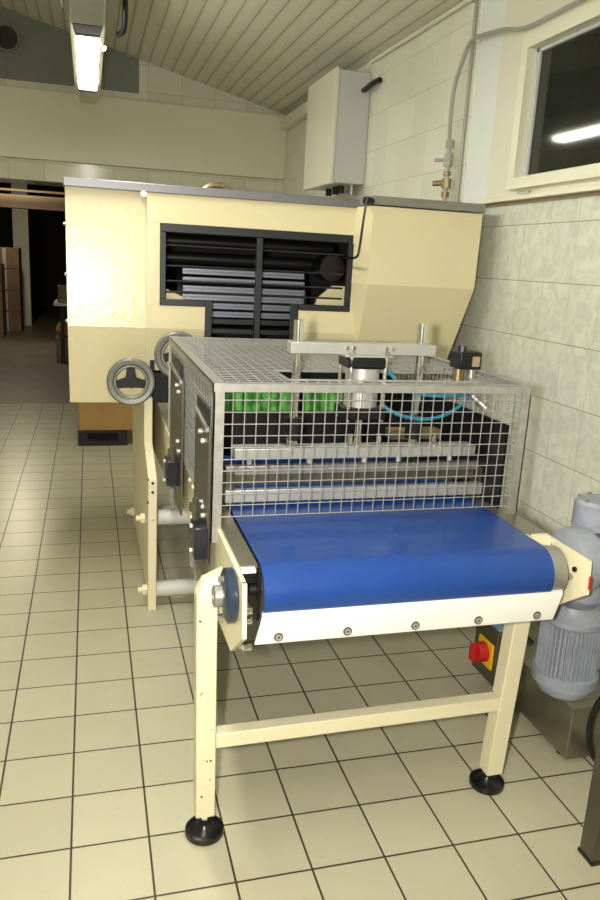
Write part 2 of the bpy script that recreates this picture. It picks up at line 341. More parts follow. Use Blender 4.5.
# ------------------------------------------------------------ ceiling lamps
LX, LZ = .278, 2.57
def lamp(y0, y1, label, body_ext=(0, 0)):
    t = thing('fluorescent_lamp', label, 'ceiling lamp', (LX, (y0 + y1) / 2, LZ), 'strip lamps along the ceiling trunking')
    b = MB(); a = y0 - .06 - body_ext[0]; e = y1 + .06 + body_ext[1]
    b.prism([(LX - .06, LZ + .03), (LX + .06, LZ + .03), (LX + .088, LZ + .055), (LX + .075, LZ + .16), (LX - .075, LZ + .16), (LX - .088, LZ + .055)], 'y', a, e)
    b.build('lamp_body', M['lamp_metal'], t, bevel=.004)
    d = MB(); d.prism([(LX - .048, LZ), (LX + .048, LZ), (LX + .056, LZ + .012), (LX + .058, LZ + .03), (LX - .058, LZ + .03), (LX - .056, LZ + .012)], 'y', y0, y1)
    d.build('diffuser', M['tube'], t, bevel=.004)
    for ya, yb in ((y0 - .06 - .0, y0), (y1, y1 + .06)):
        k = MB(); k.prism([(LX - .06, LZ - .005), (LX + .06, LZ - .005), (LX + .078, LZ + .06), (LX - .078, LZ + .06)], 'y', ya, yb); k.build('end_cap', M['rim_grey'], t, bevel=.003)
    if body_ext[1]:
        k = MB(); k.prism([(LX - .05, LZ), (LX + .05, LZ), (LX + .075, LZ + .056), (LX - .075, LZ + .056)], 'y', y1 + .06, y1 + .06 + body_ext[1]); k.build('gear_cover', M['lamp_metal'], t, bevel=.004)
    for y in (y0 + .15, y1 - .15):
        MB().cyl((LX, y, LZ + .16), (LX, y, zc(LX, y)), .006, n=8).build('hanger_rod', M['lamp_metal'], t)
    c_ = MB().cyl((LX + .088, y0 + .32, LZ + .03), (LX + .088, y0 + .35, LZ + .03), .012, n=10); c_.build('clip', M['white_plastic'], t)
    return t
lt = lamp(2.60, 3.95, 'lit white strip lamp hanging above the far machine, farthest of the ceiling lamps', (0, .45))
lamp(.5, 1.9, 'lit strip lamp on the same line, hanging over the blue conveyor')
lamp(-1.6, -.2, 'lit strip lamp at the end of the line farthest from the doorway')
k = MB(); k.box(LX - .08, LX + .08, 1.97, 2.48, LZ + .02, LZ + .055)
k.build('reflector', M['lamp_metal'], lt, bevel=.01)
MB().tube([(.45, 2.45, zc(.45, 2.45) - .005), (.455, 2.55, 2.98), (.47, 2.75, 2.80), (.470, 2.9, 2.70), (.44, 2.95, 2.68)], .016).build('black_cable', M['rubber'], None, label='thick black cable hanging from the ceiling beside the lamp', category='cable')
MB().tube([(.10, 2.2, 2.9), (.12, 2.6, 2.84), (.15, 3.0, 2.80)], .008).build('white_cable', M['white_plastic'], None, label='thin pale cable running down left of the ceiling lamp', category='cable')
d = MB(); d.lathe([(.105, 0), (.105, .05)], (-.37, YB, 3.21), (0, -1, 0))
dt = d.build('ventilation_duct', M['gable_grey'], None, label='round black ventilation duct opening high on the grey gable', category='duct')
q = MB().lathe([(.09, 0), (.09, .002)], (-.37, YB - .05, 3.21), (0, -1, 0)).build('duct_opening', M['duct_black'], dt)

# ------------------------------------------------------------ wall box, pipes
eb = thing('electrical_cabinet', 'tall grey-white electrical cabinet mounted high on the right wall', 'cabinet', (1.95, 3.7, 2.05))
MB().box(1.85, XW - .001, 3.33, 3.97, 2.05, 2.745).build('cabinet_body', M['box_grey'], eb, bevel=.006)
MB().box(1.82, 1.848, 3.32, 3.98, 2.04, 2.755).build('cabinet_door', M['plaster'], eb, bevel=.006)
for i, y in enumerate((3.5, 3.62, 3.78)):
    MB().cyl((1.96, y, 2.055), (1.96, y, 2.0), .022).build('cable_gland', M['black'], eb)
MB().cyl((2.02, 3.45, 2.055), (2.02, 3.45, 1.99), .02).build('cable_gland', M['steel'], eb)
MB().tube([(2.02, 3.33, 2.635), (2.02, 3.28, 2.635), (2.03, 3.18, 2.65), (2.045, 3.10, 2.655)], .018).build('black_hose', M['rubber'], eb)
# air pipe with valves
pp = thing('air_pipe', 'grey air pipe with brass valves running up the tiled wall and over the window', 'pipe', (XW - .04, 2.0, 1.9))
MB().tube([(2.030, 1.985, 2.12), (2.030, 2.0, 2.26), (2.030, 1.99, 2.40), (2.030, 1.93, 2.50), (2.030, 1.86, 2.575), (2.030, 1.757, 2.577), (2.030, 1.545, 2.549), (2.030, 1.42, 2.52), (2.03, 1.31, 2.507), (2.03, 1.12, 2.507), (2.03, .3, 2.507)], .010).build('hose', M['pipe'], pp)
v_ = MB(); v_.cyl((2.030, 1.98, 1.85), (2.030, 1.98, 2.15), .012); v_.cyl((2.030, 1.98, 2.12), (2.030, 1.98, 2.155), .022, n=6)
v_.build('vertical_pipe', M['pipe'], pp)
v_ = MB(); v_.cyl((2.030, 1.98, 2.03), (2.030, 1.98, 2.09), .024, n=8); v_.cyl((2.030, 1.98, 2.06), (1.98, 2.03, 2.06), .009)
v_.build('upper_valve', M['pipe'], pp)
v_ = MB(); v_.cyl((2.030, 1.98, 1.925), (2.030, 1.98, 1.97), .026, n=8); v_.cyl((2.030, 1.98, 1.95), (1.975, 2.02, 1.945), .013); v_.cyl((2.030, 1.98, 1.985), (2.030, 1.98, 2.005), .02); v_.cyl((2.030, 1.98, 1.88), (2.030, 1.98, 1.905), .02)
v_.build('lower_valve', M['brass'], pp)
MB().tube([(2.060, 1.90, 1.84), (2.060, 1.895, 2.7), (2.060, 1.92, 2.77), (2.055, 1.98, zc(2.05, 1.98) - .02)], .009, smooth=3).build('conduit', M['pipe'], None, label='thin vertical grey conduit on the tiled wall beside the window recess', category='conduit')

# ------------------------------------------------------------ the big cream machine
H = thing('dough_sheeting_machine', 'large cream metal machine with a grey rim and a dark viewing window', 'machine', (1.1, 2.2, 0))
YF, YT = 1.58, 3.0
def folded(x0, x1, zb, zf=1.21, yf=YF, yback=None, top=1.765, tilt=.28):
    """a panel that leans inwards below the fold"""
    yb = yf + (zf - zb) * tilt; k = .03 if yback is None else yback - yf
    return [(yf + .022, top), (yf, zf), (yb, zb), (yf + k if yback else yb + .03, zb), (yf + k, top)]
b = MB(); b.prism(folded(.178, .497, .866, yback=YT), 'x', .178, .4994)
b.build('left_cabinet', M['cream'], H, smooth=False)
b = MB()
b.box(.500, 1.432, YF, YF + .03, 1.648, 1.765)
b.box(.500, .556, YF, YF + .03, 1.308, 1.649)
b.prism([(YF, 1.309), (YF, 1.21), (YF + .053, 1.02), (YF + .083, 1.02), (YF + .03, 1.309)], 'x', .500, .752)
b.box(1.418, 1.440, YF, YF + .03, 1.308, 1.649)
b.prism([(YF, 1.309), (YF, 1.21), (YF + .053, 1.02), (YF + .083, 1.02), (YF + .03, 1.309)], 'x', 1.176, 1.60)
b.build('front_panel', M['cream'], H, smooth=False)
b = MB(); b.box(.52, 2.0, YF + .04, YT, 1.74, 1.765); b.box(.52, .54, YF + .04, YT, 1.02, 1.74); b.box(1.98, 2.0, YF + .14, YT, 1.02, 1.74); b.box(.52, 2.0, YT - .02, YT, .9, 1.74)
b.box(.498, .514, YF + .09, YT, 1.02, 1.25)
b.build('inner_shell', M['black_matte'], H)
# right bulge
b = MB()
b.hexa([(1.45, 1.45, 1.44), (1.968, 1.45, 1.44), (2.0, 1.75, 1.44), (1.41, 1.60, 1.44), (1.45, 1.45, 1.77), (1.972, 1.45, 1.77), (2.0, 1.75, 1.77), (1.41, 1.60, 1.77)])
b.hexa([(1.462, 1.60, 1.04), (1.925, 1.60, 1.04), (1.95, 1.80, 1.04), (1.44, 1.70, 1.04), (1.45, 1.45, 1.44), (1.968, 1.45, 1.44), (2.0, 1.75, 1.44), (1.41, 1.60, 1.44)])
b.build('side_cabinet', M['cream'], H, smooth=False)
b = MB(); b.box(1.95, 2.02, 1.5, YT, .95, 1.77); 
b = MB(); b.box(.172, 1.44, YF - .012, YF + .06, 1.765, 1.80); b.build('top_rim', M['rim_grey'], H, bevel=.003)
b = MB(); b.prism([(1.425, 1.60), (1.44, 1.44), (1.978, 1.44), (2.01, 1.62), (2.01, YT), (1.425, YT)], 'z', 1.775, 1.812); b.build('side_rim', M['rim_dark'], H, bevel=.003)
b = MB(); b.box(.172, 1.425, YF + .06, YT, 1.766, 1.79); b.build('top_cover', M['rim_grey'], H)
MB().cyl((.487, YF - .016, 1.757), (.487, YF + .01, 1.757), .013, n=12).build('rim_bolt', M['white_plastic'], H)
b = MB(); b.tube([(.75, 1.8, 1.79), (.80, 1.8, 1.83), (.86, 1.8, 1.83), (.90, 1.8, 1.79)], .014); b.build('lifting_eye', M['brass'], H)
# window frame
b = MB(); yw0, yw1 = YF - .004, YF + .022
b.box(.556, 1.418, yw0 + .008, yw1, 1.612, 1.650); b.box(.556, .582, yw0, yw1, 1.335, 1.612); b.box(1.393, 1.418, yw0, yw1, 1.335, 1.612); b.box(.556, .752, yw0, yw1, 1.308, 1.335)
b.box(1.176, 1.418, yw0, yw1, 1.308, 1.335); b.box(.972, 1.0, yw0, yw1, 1.10, 1.612); b.box(.752, .785, yw0 + .01, yw1, 1.05, 1.335); b.box(1.14, 1.176, yw0 + .01, yw1, 1.05, 1.335)
b.build('window_frame', M['black_frame'], H, bevel=.003)
for k, z in enumerate((1.56, 1.475, 1.412, 1.365)):
    b = MB(); b.cyl((.58, YF + .03, z), (1.385, YF + .03, z), .0045, n=8); b.build('guard_rod', M['black_frame'], H)
# slatted roller behind the window
for k in range(6):
    z = 1.452 - k * .0385; y = 1.80 + .012 * abs(k - 2)
    b = MB(); b.box(.68, 1.262, y, y + .012, z - .013, z - .001); b.box(.68, 1.262, y, y + .012, z + .002, z + .014); b.box(.68, 1.262, y + .006, y + .012, z - .013, z + .014)
    b.build('roller_slat', M['slat'], H, bevel=.002)
MB().cyl((.66, 1.98, 1.33), (1.28, 1.98, 1.33), .145, n=32).build('roller_drum', M['black'], H)
for k in range(3):
    MB().cyl((.56, 1.85, 1.66 - k * .075), (1.40, 1.85, 1.66 - k * .075), .028, n=20).build('upper_roller', M['black'], H)
for k in range(4):
    MB().box(.70, 1.26, 1.72 - k * .012, 1.75, 1.225 - k * .042, 1.245 - k * .042).build('lower_slat', M['black_frame'], H)
b = MB(); b.prism([(.57, 1.30), (.67, 1.30), (.67, 1.34), (.57, 1.385)], 'y', 1.68, 1.70); b.build('inner_bracket', M['cream'], H)
b = MB(); b.prism([(1.28, 1.30), (1.44, 1.30), (1.44, 1.42), (1.36, 1.42), (1.29, 1.36)], 'y', 1.68, 1.70); b.build('inner_bracket', M['cream'], H)
MB().cyl((1.35, 1.66, 1.50), (1.35, 1.80, 1.50), .06).build('drive_wheel', M['black'], H)
MB().tube([(1.410, 1.42, 1.80), (1.404, 1.42, 1.775), (1.400, 1.43, 1.70), (1.398, 1.45, 1.59), (1.392, 1.46, 1.555), (1.380, 1.52, 1.548), (1.372, YF + .0, 1.548)], .0055, n=8, smooth=5).build('black_cable', M['rubber'], H)
MB().cyl((1.404, 1.43, 1.787), (1.440, 1.45, 1.787), .017, n=12).build('cable_clamp', M['black'], H)
def handwheel(x, z, y):
    b = MB(); b.lathe([(.066, .004), (.078, -.010), (.094, -.012), (.102, -.002), (.102, .010), (.090, .018), (.066, .014), (.066, .004)], (x, y, z), (0, 1, 0), 48, caps=False); w_ = b.build('handwheel', M['wheel_grey'], H)
    g = MB()
    for a in (90, 192, 348):
        g.hexa([tuple(Vector((x, y, z)) + Vector((math.cos(R(a)) * u + math.cos(R(a + 90)) * s, d_, math.sin(R(a)) * u + math.sin(R(a + 90)) * s))) for d_ in (.0, .018) for u, s in ((.0, -.024), (.072, -.014), (.072, .016), (.0, .024))])
    g.cyl((x, y - .012, z), (x, y + .055, z), .026); g.build('hub', M['black'], w_)
    g = MB().cyl((x, y + .05, z), (x, YF + .10, z), .014); g.build('shaft', M['steel_dark'], w_)
    g = MB().torus((x, y + .004, z), (0, 1, 0), .067, .006); g.build('inner_rim', M['rim_dark'], w_)
handwheel(.433, .985, 1.52)
handwheel(.630, 1.105, 1.50)
# stand under the housing
def stand(x0, x1):
    pts = [(1.60, .90), (1.60, .70), (1.34, .60), (1.34, 0.0), (1.42, 0.0), (1.44, .05), (2.30, .05), (2.40, 0.0), (2.50, 0.0), (2.55, .55), (2.6, .90)]
    return MB().prism(pts, 'x', x0, x1)
stand(.494, .530).build('side_plate', M['cream_leg'], H, bevel=.002)
stand(1.50, 1.536).build('side_plate', M['cream_leg'], H, bevel=.002)
for y, z, r_ in ((1.405, .075, .035), (1.56, .355, .036), (2.40, .10, .030)):
    MB().cyl((.528, y, z), (1.50, y, z), r_).build('cross_tube', M['white_plastic'], H)
    b = MB(); b.cyl((.455, y, z), (.496, y, z), .013, n=10); b.cyl((.474, y, z), (.496, y, z), .024, n=6); b.build('tube_nut', M['cream_leg'], H)
b = MB(); b.box(.54, 1.49, 1.70, 2.5, .86, 1.0); b.build('underside', M['black'], H)
b = MB(); b.prism([(1.36, .775), (2.45, .775), (2.45, .50), (1.36, .56)], 'x', .584, .596); b.build('chute_side', M['cream_leg'], H)
for y, z in ((1.45, .60), (1.45, .50)):
    MB().cyl((.490, y - .108, z - .0), (.496, y - .108, z), .006, n=8).build('bolt', M['black'], H)
MB().cyl((.512, 1.335, .585), (.512, 1.341, .585), .006, n=8).build('bolt', M['black'], H)
MB().cyl((.512, 1.335, .545), (.512, 1.341, .545), .006, n=8).build('bolt', M['black'], H)
for z in (1.62, 1.42, 1.23): MB().cyl((.170, YF + .01, z), (.180, YF + .01, z), .008, n=8).build('hinge_bolt', M['steel'], H)

# cardboard box on black crate below it
pc = thing('plastic_pallet', 'low black plastic pallet on the tiled floor beneath the cream machine', 'pallet', (.37, 4.5, 0))
MB().box(.165, .545, 4.35, 4.85, .10, .125).build('deck', M['black'], pc, bevel=.004)
MB().box(.165, .545, 4.35, 4.37, .0, .04).build('runner', M['black'], pc)
MB().box(.165, .545, 4.83, 4.85, .0, .04).build('runner', M['black'], pc)
for x in (.165, .475): MB().box(x, x + .07, 4.352, 4.85, .04, .10).build('foot_block', M['black'], pc)
MB().box(.235, .475, 4.45, 4.8, .03, .10).build('foot_block', M['black_matte'], pc)
cb_ = MB().box(.17, .655, 4.36, 4.84, .125, .50).build('cardboard_box', M['cardboard'], None, bevel=.005, label='orange-brown cardboard box standing on the black pallet beneath the machine', category='box')
# ------------------------------------------------------------ THE CONVEYOR
C = thing('conveyor', 'short cream conveyor with a blue belt and a square wire mesh guard', 'conveyor', (1.0, .5, 0))
XL, XR = .588, 1.488      # inner faces of the side plates (left outer at XL-.01)
prof = [(1.32, .824), (-.235, .824), (-.25, .70), (-.12, .60), (.06, .59), (.20, .655), (1.32, .655)]
MB().prism(prof, 'x', .582, .592).build('side_plate', M['cream_leg'], C)
MB().prism([(1.32, .824), (-.228, .824), (-.235, .735), (-.14, .665), (.20, .655), (1.32, .655)], 'x', 1.468, 1.480).build('side_plate', M['cream_leg'], C)
# belt (closed loop round the two rollers)
RY, RZ, RR = -.135, .765, .066
def belt_outline(r, y1=1.30):
    o = [(RY - r * math.sin(R(a)), RZ + r * math.cos(R(a))) for a in range(0, 181, 10)]
    o += [(y1 + r * math.sin(R(a)), RZ - r * math.cos(R(a))) for a in range(0, 181, 12)]
    return o
def loop(x0, x1, ro, ri):
    a = belt_outline(ro); b_ = belt_outline(ri); n = len(a); m_ = MB(); nx = 1
    vs = [(x0, *p) for p in a] + [(x1, *p) for p in a] + [(x0, *p) for p in b_] + [(x1, *p) for p in b_]
    fs = []
    for i in range(n):
        j = (i + 1) % n
        fs += [(i, j, n + j, n + i), (2 * n + i, 3 * n + i, 3 * n + j, 2 * n + j), (i, 2 * n + i, 2 * n + j, j), (n + i, n + j, 3 * n + j, 3 * n + i)]
    return m_.add(vs, fs)
loop(.640, 1.395, RR + .004, RR).build('belt', M['belt'], C)
MB().cyl((.645, RY, RZ), (1.438, RY, RZ), RR - .001, n=40).build('front_roller', M['steel'], C)
MB().cyl((.592, RY, RZ), (1.468, RY, RZ), .016).build('roller_shaft', M['black'], C)
MB().cyl((.645, 1.30, RZ), (1.455, 1.30, RZ), RR - .001, n=32).build('rear_roller', M['steel'], C)
MB().box(.65, 1.44, -.02, 1.2, .79, .829).build('belt_bed', M['stainless'], C)
MB().box(.592, .634, -.150, 1.30, .824, .832).build('cover_strip', M['stainless'], C)
MB().box(1.402, 1.470, -.04, 1.30, .824, .832).build('cover_strip', M['stainless'], C)
MB().box(.593, .626, -.170, -.150, .821, .829).build('strip_end', M['white_plastic'], C)
MB().box(1.405, 1.468, -.06, -.04, .800, .830).build('strip_end', M['cream_leg'], C)
MB().box(.632, .637, -.17, .5, .70, .822).build('gap_shade', M['black'], C)  # black sheet standing in for shade in the gap beside the belt
# bearing on the left
b = MB(); b.lathe([(.060, 0), (.065, .005), (.065, .022), (.056, .028), (.036, .032)], (.582, RY - .012, RZ - .006), (-1, 0, 0), 32)
be = b.build('bearing', M['blue_paint'], C)
b = MB(); b.lathe([(.026, 0), (.026, .020), (.022, .023), (.012, .023), (.012, .018)], (.554, RY - .012, RZ - .006), (-1, 0, 0)); b.build('shaft', M['steel'], be)
for dz in (-.047, .047):
    b = MB(); b.cyl((.57, RY - .02, RZ + dz - .008), (.541, RY - .02, RZ + dz - .008), .008, n=8); b.build('bearing_bolt', M['chrome'], be)
for k, (y, z) in enumerate(((-.205, .745), (-.205, .72), (-.215, .66), (-.17, .64))):
    MB().cyl((.592, y, z), (.612, y, z), .008, n=8).build('bolt', M['chrome'], C)
# right plate tensioner bolts
MB().cyl((1.468, -.185, .785), (1.462, -.185, .785), .007, n=12).build('bolt', M['black'], C)
MB().cyl((1.468, -.170, .758), (1.458, -.170, .758), .010, n=6).build('bolt', M['steel'], C)
MB().box(1.475, 1.480, -.2365, -.232, .750, .785).build('edge_mark', M['red'], C)
# white plastic scraper guard
b = MB()
gp = [(RY - .055, .735), (RY - .062, .733), (RY - .068, .722), (RY - .066, .655), (RY - .058, .655), (RY - .060, .718), (RY - .05, .727)]
sh = lambda z: (.735 - z) / .08
b.prism(gp, 'x', 0, 1)
b.v = [((1.432 - .022 * sh(z)) if x > .5 else (.640 - .018 * sh(z)), y, z) for x, y, z in b.v]
gd = b.build('scraper_guard', M['white_plastic'], C, bevel=.002)
for x in (.678, .847, 1.022, 1.193, 1.36):
    q = MB(); q.lathe([(.011, 0), (.011, .002), (.0075, .002)], (x, RY - .067, .672), (0, -1, 0), 16); sc = q.build('screw', M['steel_dark'], gd)
    q = MB(); q.lathe([(.0075, .0), (.0075, .004), (.003, .004), (.003, .002)], (x, RY - .067, .672), (0, -1, 0), 14); q.v and q.build('screw_cap', M['alu'], gd)
# legs, crossbar, feet
def leg(xt, yt, zt, xb, yb, zb, w_=.026):
    return MB().hexa([(xb - w_, yb - w_, zb), (xb + w_, yb - w_, zb), (xb + w_, yb + w_, zb), (xb - w_, yb + w_, zb), (xt - w_, yt - w_, zt), (xt + w_, yt - w_, zt), (xt + w_, yt + w_, zt), (xt - w_, yt + w_, zt)])
def foot(x, y, par):
    b = MB(); b.lathe([(.050, 0), (.053, .006), (.052, .018), (.046, .020), (.044, .016), (.032, .020), (.020, .030), (.016, .036)], (x, y, 0), (0, 0, 1), 32)
    f_ = b.build('levelling_foot', M['rubber'], par)
    q = MB(); q.cyl((x, y, .03), (x, y, .075), .008, n=10); q.cyl((x, y, .048), (x, y, .058), .014, n=6); q.build('threaded_stem', M['chrome'], f_)
b = leg(.538, 0, .70, .547, 0, .055)
b.hexa([(.512, -.026, .70), (.564, -.026, .70), (.564, .026, .70), (.512, .026, .70), (.53, .0, .735), (.582, -.026, .76), (.582, .026, .76), (.53, .03, .735)])
l1 = b.build('leg', M['cream_leg'], C, bevel=.003); foot(.547, -.016, l1)
l2 = leg(1.447, 0, .62, 1.418, 0, .055).build('leg', M['cream_plain'], C, bevel=.003); foot(1.414, .006, l2)
MB().box(1.43, 1.468, -.026, .026, .60, .68).build('leg_bracket', M['cream_leg'], C)
MB().hexa([(.571, -.02, .26), (1.405, -.02, .27), (1.405, .02, .27), (.571, .02, .26), (.571, -.02, .303), (1.405, -.02, .313), (1.405, .02, .313), (.571, .02, .303)]).build('crossbar', M['cream_plain'], C, bevel=.003)
# --- guard cage
CX0, CX1, CY0, CY1, CZT = .565, 1.472, .12, 1.25, 1.211
G = MB()
a = .028; t_ = .004
G.box(CX0, CX0 + a, CY0, CY0 + t_, .785, CZT); G.box(CX0, CX0 + t_, CY0, CY0 + a, .785, CZT)          # front left post
G.box(CX1 - a, CX1, CY0, CY0 + t_, .828, CZT); G.box(CX1 - t_, CX1, CY0, CY0 + a, .828, CZT)
G.box(CX0, CX1, CY0 - .001, CY0 + t_, CZT - .021, CZT); G.box(CX0, CX1, CY0, CY0 + a, CZT - t_, CZT)    # front top rail
G.box(CX0, CX0 + t_, CY0, CY1, CZT - a, CZT); G.box(CX0, CX0 + .030, CY0, CY1, CZT - t_, CZT + .001)    # left top rail
G.box(CX1 - t_, CX1, CY0, CY1, CZT - a, CZT); G.box(CX1 - a * .5, CX1, CY0, CY1, CZT - t_, CZT + .001)
G.box(CX0, CX1, CY1 - a, CY1, CZT - t_, CZT); G.box(CX0, CX1, CY1 - t_, CY1, CZT - a, CZT)
for x in (CX0, CX1 - a): G.box(x, x + a, CY1 - t_, CY1, .83, CZT)
cage = thing_dummy = bpy.data.objects.new('mesh_guard', None); col.objects.link(cage); cage.parent = C
G.build('angle_frame', M['galv'], cage)
r_ = .0015; P = .0312
def wires(u0, u1, v0, v1, f, holes=()):
    m_ = MB()
    def seg(a_, b_): m_.cyl(f(*a_), f(*b_), r_, n=5)
    nu = int(round((u1 - u0) / P)); nv = int(round((v1 - v0) / P))
    def cut(a0, a1, c_, vert):
        segs = [(a0, a1)]
        for (hu0, hu1, hv0, hv1) in holes:
            lo, hi, p0, p1 = (hv0, hv1, hu0, hu1) if vert else (hu0, hu1, hv0, hv1)
            if p0 < c_ < p1:
                n_ = []
                for s0, s1 in segs:
                    if hi <= s0 or lo >= s1: n_.append((s0, s1)); continue
                    if lo > s0: n_.append((s0, lo))
                    if hi < s1: n_.append((hi, s1))
                segs = n_
        return segs
    for i in range(nu + 1):
        u = u0 + (u1 - u0) * i / nu
        for s0, s1 in cut(v0, v1, u, True): seg((u, s0), (u, s1))
    for j in range(nv + 1):
        v = v0 + (v1 - v0) * j / nv
        for s0, s1 in cut(u0, u1, v, False): seg((s0, v), (s1, v))
    return m_
wires(CX0 + .02, CX1 - .02, .855, CZT - .012, lambda u, v: (u, CY0 + .006, v)).build('front_mesh', M['wire'], cage)
wires(CX0 + .015, CX1 - .01, CY0 + .01, CY1 - .01, lambda u, v: (u, v, CZT - .007), [(.788, 1.36, .235, .40)]).build('top_mesh', M['wire'], cage)
wires(CY0 + .01, CY1 - .01, .83, CZT - .01, lambda u, v: (CX0 + .006, u, v)).build('side_mesh', M['wire'], cage)
wires(CY0 + .01, CY1 - .01, .83, CZT - .01, lambda u, v: (CX1 - .006, u, v)).build('side_mesh', M['wire'], cage)
b = MB(); h0, h1, g0, g1 = .788, 1.36, .235, .40
b.box(h0 - .004, h1 + .004, g0 - .004, g0 + .002, CZT - .009, CZT - .004); b.box(h0 - .004, h1 + .004, g1 - .002, g1 + .004, CZT - .009, CZT - .004); b.box(h0 - .004, h0 + .002, g0, g1, CZT - .009, CZT - .004); b.box(h1 - .002, h1 + .004, g0, g1, CZT - .009, CZT - .004)
b.build('slot_border', M['wire'], cage)
# --- upright steel plates with their clamps, left side
def upright(y0, y1, z0, z1, fy=0, dx=0):
    p = MB(); p.box(.557, .563, y0, y1, z0, z1); up = p.build('upright_plate', M['steel_dark'], C)
    m_ = (y0 + y1) / 2
    for y, z in ((y0 + .08, z1 - .05), (y0 + .13, z1 - .035), (y0 + .05, z1 - .25), (y0 + .09, z1 - .225), (y0 + .07, .86), ):
        MB().cyl((.557, y, z), (.547, y, z), .007, n=10).build('bolt', M['alu'], up)
    q = MB(); q.hexa([(.550, y0 + .01, z1 - .01), (.559, y0 + .01, z1 - .01), (.559, y1 - .02, z1 + .004), (.550, y1 - .02, z1 + .004), (.550, y0 + .01, z1 + .0), (.559, y0 + .01, z1 + .0), (.559, y1 - .02, z1 + .014), (.550, y1 - .02, z1 + .014)])
    q.build('slot_bar', M['steel'], up)
    q = MB(); q.box(.557, .562, y0 + .03, y1 - .03, z1, z1 + .045); q.build('slot_opening', M['black'], up)
    q = MB(); q.box(.516 + dx, .557 + dx * .6, y0 + .0 + fy, y0 + .085 + fy, .735, .825); q.build('clamp_block', M['dark_blue'], up, bevel=.003)
    q = MB(); q.cyl((.535, y0 + .07, .825), (.535, y0 + .07, .885), .009, n=10); q.cyl((.535, y0 + .07, .85), (.535, y0 + .07, .872), .017, n=8); q.build('clamp_stem', M['steel_dark'], up)
    q = MB(); q.cyl((.535, y0 + .07, .735), (.535, y0 + .07, .705), .013, n=10); q.cyl((.535, y0 + .06, .705), (.535, y0 + .02, .67), .006, n=8); q.cyl((.535, y0 + .09, .705), (.535, y0 + .12, .67), .006, n=8); q.build('clamp_screw', M['steel'], up)
    for dz in (.745, .815):
        MB().cyl((.516 + dx, y0 + .05 + fy, dz), (.510 + dx, y0 + .05 + fy, dz), .006, n=8).build('clamp_bolt', M['white_plastic'], up)
upright(.130, .395, .655, 1.092, -.002, .008)
upright(.72, 1.10, .655, 1.12, .08)
for y in (.42, .50, .58, .66): MB().cyl((.582, y, .80), (.574, y, .80), .007, n=8).build('bolt', M['white_plastic'], C)
for y in (.44, .60): MB().cyl((.582, y, .69), (.574, y, .69), .007, n=8).build('bolt', M['white_plastic'], C)
# --- cutting head inside the cage
K = bpy.data.objects.new('cutting_head', None); col.objects.link(K); K.parent = C
HY = .31
MB().box(.804, 1.245, HY - .022, HY + .022, 1.270, 1.302).build('bridge_bar', M['alu'], K, bevel=.002)
for x in (.829, 1.205):
    b = MB(); b.cyl((x, HY, 1.00), (x, HY, 1.362), .0135, n=24); b.build('guide_rod', M['chrome'], K)
    MB().cyl((x, HY, 1.02), (x, HY, 1.085), .026, n=20).build('rod_bushing', M['black'], K)
b = MB(); b.box(.955, 1.10, HY - .05, HY + .05, 1.266, 1.271); b.build('cylinder_plate', M['alu'], K)
b = MB(); b.box(.968, 1.084, HY - .052, HY + .052, 1.232, 1.266); b.build('cylinder_cap', M['black'], K, bevel=.008)
b = MB(); b.cyl((1.028, HY, 1.12), (1.028, HY, 1.232), .049, n=32); b.build('cylinder_body', M['alu'], K)
MB().box(1.018, 1.036, HY - .0525, HY - .0500, 1.172, 1.198).build('cylinder_label', M['black'], K)
b = MB(); b.box(.966, 1.090, HY - .055, HY + .055, 1.085, 1.12); b.build('cylinder_base', M['black'], K, bevel=.006)
b = MB()
for dx in (-.052, .052):
    for dy in (-.046, .046): b.cyl((1.028 + dx, HY + dy, 1.08), (1.028 + dx, HY + dy, 1.275), .0055, n=8); b.cyl((1.028 + dx, HY + dy, 1.268), (1.028 + dx, HY + dy, 1.282), .010, n=6)
b.build('tie_rods', M['chrome'], K)
for x in (.97, .99, 1.09, 1.11): MB().lathe([(.006, 0), (.006, .003), (.003, .003), (.003, .001)], (x, HY - .022, 1.288), (0, -1, 0), 12).build('bridge_screw', M['chrome'], K)
MB().cyl((1.028, HY, .99), (1.028, HY, 1.085), .012, n=16).build('piston_rod', M['chrome'], K)
MB().box(.653, 1.405, HY - .03, HY + .03, .970, .999).build('upper_bar', M['alu'], K, bevel=.002)
MB().box(.634, 1.44, HY - .012, HY + .012, .918, .944).build('blade_holder', M['steel'], K, bevel=.0015)
for k in range(9): MB().lathe([(.009, 0), (.009, .003), (.004, .003), (.004, .001)], (.665 + k * .092, HY - .012, .936), (0, -1, 0), 12).build('blade_screw', M['rim_dark'], K)
MB().box(.655, 1.42, HY - .004, HY + .004, .886, .921).build('blade', M['steel_dark'], K)
for x in (.70, .88, 1.05, 1.16, 1.33): MB().cyl((x, HY - .01, .95), (x, HY - .01, .968), .009, n=10).build('spacer', M['alu'], K)
for x in (.815, 1.0, 1.09, 1.27): MB().cyl((x, HY - .012, .998), (x, HY - .012, 1.035), .008, n=10).build('bar_bolt', M['chrome'], K)
MB().box(.627, 1.455, HY - .05, HY - .026, .848, .884).build('lower_bar', M['alu'], K, bevel=.002)
MB().box(.630, .655, HY - .04, HY + .02, .838, .93).build('bar_end_block', M['steel_dark'], K)
MB().box(1.425, 1.45, HY - .04, HY + .02, .838, .93).build('bar_end_block', M['steel_dark'], K)
MB().box(1.18, 1.30, HY + .06, HY + .10, .95, .975).build('tension_bracket', M['brass'], K)
MB().box(1.16, 1.33, HY + .06, HY + .11, 1.0, 1.028).build('valve_block', M['brass'], K)
